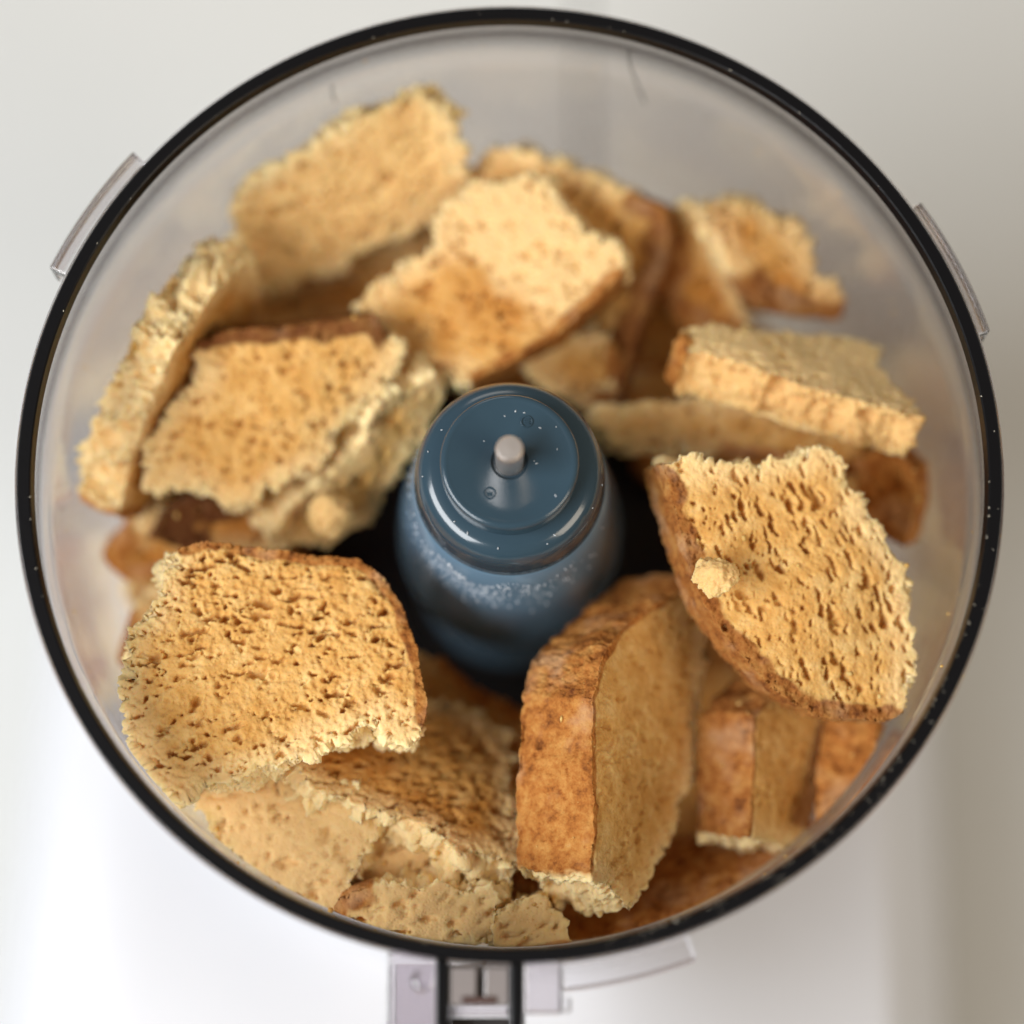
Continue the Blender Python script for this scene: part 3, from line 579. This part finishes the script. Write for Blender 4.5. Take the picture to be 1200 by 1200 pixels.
  [(1.89, 0.0, 't'), (1.49, 1.18, 'c'), (0.0, 1.96, 'c'), (-1.5, 1.25, 'c'), (-1.68, 0.0, 't'), (-1.34, -1.69, 't'), (-0.0, -1.94, 't'), (1.42, -1.45, 't')], {'vox': 0.1, 'cw': 0.4, 'deep': 1, 'tan': 0.7, 'group': 'buried bread pieces'}),
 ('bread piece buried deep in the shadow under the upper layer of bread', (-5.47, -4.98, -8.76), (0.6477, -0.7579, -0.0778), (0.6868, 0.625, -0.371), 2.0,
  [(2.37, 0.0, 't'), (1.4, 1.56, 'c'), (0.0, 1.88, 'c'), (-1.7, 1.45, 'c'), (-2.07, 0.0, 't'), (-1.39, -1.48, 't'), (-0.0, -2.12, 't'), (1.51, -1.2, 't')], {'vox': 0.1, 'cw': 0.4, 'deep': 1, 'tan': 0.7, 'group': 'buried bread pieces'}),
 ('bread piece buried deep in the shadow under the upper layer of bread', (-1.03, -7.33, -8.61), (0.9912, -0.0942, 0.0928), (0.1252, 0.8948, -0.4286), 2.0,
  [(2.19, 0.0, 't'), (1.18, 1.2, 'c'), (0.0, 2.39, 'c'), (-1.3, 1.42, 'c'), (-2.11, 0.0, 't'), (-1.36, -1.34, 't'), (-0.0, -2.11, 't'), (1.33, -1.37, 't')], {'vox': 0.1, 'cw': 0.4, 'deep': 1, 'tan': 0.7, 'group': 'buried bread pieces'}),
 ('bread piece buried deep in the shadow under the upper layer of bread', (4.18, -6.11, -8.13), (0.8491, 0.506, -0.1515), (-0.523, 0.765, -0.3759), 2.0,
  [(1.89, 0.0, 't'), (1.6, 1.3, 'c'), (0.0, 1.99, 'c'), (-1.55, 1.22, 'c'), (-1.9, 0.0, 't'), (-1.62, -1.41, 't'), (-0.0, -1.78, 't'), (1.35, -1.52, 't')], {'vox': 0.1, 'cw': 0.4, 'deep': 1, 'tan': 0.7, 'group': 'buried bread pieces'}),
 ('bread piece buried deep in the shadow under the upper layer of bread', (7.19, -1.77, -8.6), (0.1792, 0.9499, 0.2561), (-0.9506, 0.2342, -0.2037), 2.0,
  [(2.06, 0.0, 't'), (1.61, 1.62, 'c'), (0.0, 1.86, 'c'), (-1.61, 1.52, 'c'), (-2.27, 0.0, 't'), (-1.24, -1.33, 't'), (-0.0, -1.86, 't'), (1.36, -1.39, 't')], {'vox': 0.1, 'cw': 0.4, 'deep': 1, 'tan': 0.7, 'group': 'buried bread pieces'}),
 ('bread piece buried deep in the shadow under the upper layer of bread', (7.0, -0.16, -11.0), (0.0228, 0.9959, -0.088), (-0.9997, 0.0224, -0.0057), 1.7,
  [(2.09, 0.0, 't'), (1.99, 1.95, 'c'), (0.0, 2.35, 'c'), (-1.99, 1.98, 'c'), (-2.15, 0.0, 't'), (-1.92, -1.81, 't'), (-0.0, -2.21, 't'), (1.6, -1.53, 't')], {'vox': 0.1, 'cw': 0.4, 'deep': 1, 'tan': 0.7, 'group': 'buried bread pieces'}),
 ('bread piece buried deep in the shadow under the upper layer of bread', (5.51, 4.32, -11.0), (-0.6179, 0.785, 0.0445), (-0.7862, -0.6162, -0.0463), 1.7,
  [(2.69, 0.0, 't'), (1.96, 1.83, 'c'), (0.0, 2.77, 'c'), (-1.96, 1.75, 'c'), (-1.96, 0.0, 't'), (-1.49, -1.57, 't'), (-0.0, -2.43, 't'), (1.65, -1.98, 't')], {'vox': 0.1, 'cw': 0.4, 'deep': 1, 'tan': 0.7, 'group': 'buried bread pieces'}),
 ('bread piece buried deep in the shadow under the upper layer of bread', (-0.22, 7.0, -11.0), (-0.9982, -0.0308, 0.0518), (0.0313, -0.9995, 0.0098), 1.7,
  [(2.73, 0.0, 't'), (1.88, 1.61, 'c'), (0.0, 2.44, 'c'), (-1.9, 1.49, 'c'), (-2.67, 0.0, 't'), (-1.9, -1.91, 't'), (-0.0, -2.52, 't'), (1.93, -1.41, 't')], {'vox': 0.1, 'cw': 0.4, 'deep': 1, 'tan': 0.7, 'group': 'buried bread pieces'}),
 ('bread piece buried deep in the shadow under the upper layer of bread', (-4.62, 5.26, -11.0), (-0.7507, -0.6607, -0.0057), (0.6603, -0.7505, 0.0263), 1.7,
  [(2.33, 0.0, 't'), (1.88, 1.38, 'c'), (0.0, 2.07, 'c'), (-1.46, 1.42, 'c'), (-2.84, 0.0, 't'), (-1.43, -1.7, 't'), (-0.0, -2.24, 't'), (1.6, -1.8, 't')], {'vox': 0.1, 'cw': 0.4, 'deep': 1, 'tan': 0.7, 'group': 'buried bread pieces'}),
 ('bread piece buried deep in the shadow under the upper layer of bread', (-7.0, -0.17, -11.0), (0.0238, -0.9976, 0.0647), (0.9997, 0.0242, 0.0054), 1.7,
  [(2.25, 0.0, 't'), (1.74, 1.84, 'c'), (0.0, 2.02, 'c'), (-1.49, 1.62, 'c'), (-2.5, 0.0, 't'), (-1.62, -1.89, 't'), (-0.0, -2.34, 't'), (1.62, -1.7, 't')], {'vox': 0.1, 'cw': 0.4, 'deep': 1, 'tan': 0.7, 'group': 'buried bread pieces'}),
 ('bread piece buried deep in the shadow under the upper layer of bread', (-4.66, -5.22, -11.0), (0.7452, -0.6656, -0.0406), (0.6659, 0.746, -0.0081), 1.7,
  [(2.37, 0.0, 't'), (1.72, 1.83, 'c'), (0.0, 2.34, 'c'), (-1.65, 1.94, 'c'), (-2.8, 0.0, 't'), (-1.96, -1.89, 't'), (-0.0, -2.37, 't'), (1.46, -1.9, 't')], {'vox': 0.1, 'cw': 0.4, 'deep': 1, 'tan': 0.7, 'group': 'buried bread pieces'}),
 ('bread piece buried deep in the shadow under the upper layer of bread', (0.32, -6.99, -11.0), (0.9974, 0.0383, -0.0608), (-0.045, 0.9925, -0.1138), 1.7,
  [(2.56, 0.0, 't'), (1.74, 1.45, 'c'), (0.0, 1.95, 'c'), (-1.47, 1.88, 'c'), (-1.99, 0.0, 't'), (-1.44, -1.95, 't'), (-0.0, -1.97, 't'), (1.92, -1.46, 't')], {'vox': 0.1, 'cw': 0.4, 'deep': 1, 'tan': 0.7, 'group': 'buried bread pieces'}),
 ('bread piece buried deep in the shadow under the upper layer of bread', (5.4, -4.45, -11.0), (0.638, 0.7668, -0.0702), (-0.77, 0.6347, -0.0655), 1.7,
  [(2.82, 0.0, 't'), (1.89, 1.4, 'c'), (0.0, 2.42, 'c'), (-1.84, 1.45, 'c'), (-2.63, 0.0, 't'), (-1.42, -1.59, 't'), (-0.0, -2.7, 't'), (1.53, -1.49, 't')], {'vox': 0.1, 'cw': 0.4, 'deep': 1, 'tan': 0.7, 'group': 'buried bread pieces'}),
]
for i, p in enumerate(PIECES):
    make_bread(i, *p)

def bread_lump(label, loc, r, seed):
    bm = bmesh.new(); bmesh.ops.create_icosphere(bm, subdivisions=5, radius=1.0)
    P = np.array([v.co[:] for v in bm.verts])
    d = 1+0.34*fbm(P*1.3+seed,seed,2)+0.20*fbm(P*3.5+seed,seed+3,3)+0.10*fbm(P*9+seed,seed+4,2)-0.5*bubbles(P*2.2+seed,seed+5,0.2,0.5,0.9)*0.5
    for v, k in zip(bm.verts, d): v.co = v.co*(float(k)*r*CM)
    for v in bm.verts: v.co.z *= 0.7; v.co.x *= 1.15
    o = from_bm('bread_crumb', bm, M_crumb, smooth=True)
    o.data.attributes.new('torn','FLOAT','POINT').data.foreach_set('value', np.full(len(o.data.vertices),0.35,dtype=np.float32))
    o.location = (loc[0]*CM, loc[1]*CM, loc[2]*CM+RIM_Z); tag(o, label, 'crumb', 'large loose crumbs')
bread_lump('pale crumb lump stuck on the left crust edge of the broad porous slice', (4.22, -2.19, -1.05), 0.42, 3)
bread_lump('cream crumb lump lying on the ragged strip left of the hub', (-3.97, -0.23, -3.9), 0.42, 8)

# ------------------------------------------------------------------ loose crumbs
def flecks(name, label, spots, mat):
    bm = bmesh.new(); rng = random.Random(4)
    for x, y, z, s in spots:
        a = rng.uniform(0,6.28); ex = rng.uniform(0.7,1.8)
        vs = []
        for px,py,pz in ((1,0,0),(-1,0,0),(0,.55,0),(0,-.55,0),(0,0,.45),(0,0,-.45)):
            qx, qy = px*ex*math.cos(a)-py*math.sin(a), px*ex*math.sin(a)+py*math.cos(a)
            vs.append(bm.verts.new(((x+qx*s*rng.uniform(.7,1.2))*CM,(y+qy*s)*CM,(z+pz*s)*CM)))
        for f in ((0,2,4),(2,1,4),(1,3,4),(3,0,4),(2,0,5),(1,2,5),(3,1,5),(0,3,5)): bm.faces.new([vs[i] for i in f])
    o = from_bm(name, bm, mat); o.location = (0,0,RIM_Z)
    tag(o, label, 'crumbs', None, 'stuff')
rng = random.Random(11)
sp = []
for x, y in ((0.95,0.72),(0.97,0.25),(0.93,-0.72),(-0.52,0.42),(0.62,0.70),(0.30,1.02),(0.55,-0.05),(-0.1,0.95),(0.5,0.0),(0.12,1.05)):
    sp.append((x,y,-0.022,0.026))
for a, r, z in ((150,1.62,-0.60),(168,1.72,-0.64),(185,1.8,-0.70),(232,1.66,-0.61),(238,1.62,-0.60),(262,1.70,-0.63),(296,1.76,-0.67),(303,1.68,-0.62),(335,1.88,-0.82),(352,1.93,-0.95),(225,1.6,-0.59)):
    a = math.radians(a); sp.append((r*math.cos(a),r*math.sin(a),z+0.012,0.028))
for k in range(420):  # band of pale flecks modelled in place of speckled reflections
    a = math.radians(rng.gauss(248,27)); h = 2.35+abs(rng.gauss(0,0.65))+0.2*math.sin(a*9)
    r = float(np.interp(h,[1.8,2.6,3.8,5.2],[2.045,2.165,2.335,2.505]))+0.004; s = rng.uniform(0.010,0.030)
    sp.append((r*math.cos(a),r*math.sin(a),-h,s))
flecks('crumbs', 'tiny pale crumbs and dust sticking to the blue grey hub', sp, M_speck)
sp = []
for k in range(110):
    a = math.radians(rng.choice((rng.uniform(-80,-5),rng.uniform(-80,-20),rng.uniform(0,360)))); r = rng.choice((9.74,9.73,9.76,rng.uniform(9.78,9.96)))
    sp.append((r*math.cos(a),r*math.sin(a),0.002,rng.uniform(0.008,0.02)))
flecks('crumbs', 'minute pale flecks along the black rim of the bowl', sp, M_fleck)

def crumb_lumps(spots):
    bm = bmesh.new(); rng = random.Random(9)
    for x, y, z, s in spots:
        r = bmesh.ops.create_icosphere(bm, subdivisions=1, radius=s*CM)
        sx, sy, sz = (rng.uniform(0.6,1.4) for _ in range(3))
        for v in r['verts']:
            j = rng.uniform(0.65,1.25)
            v.co = Vector((v.co.x*sx*j+x*CM, v.co.y*sy*j+y*CM, v.co.z*sz*j+z*CM))
    o = from_bm('crumbs', bm, M_crumb, smooth=True); o.location = (0,0,RIM_Z)
    tag(o, 'loose bread crumbs scattered over the torn pieces in the bowl', 'crumbs', None, 'stuff')
for k in range(70):      # and some clinging to the inside of the wall
    a = rng.uniform(0, 6.28); z = -rng.uniform(1.0, 6.0)
    rr = 9.69-0.03*(-z-2.5); CRUMB_SPOTS.append((rr*math.cos(a), rr*math.sin(a), z, rng.choice((0.012,0.018,0.03))))
crumb_lumps(CRUMB_SPOTS)
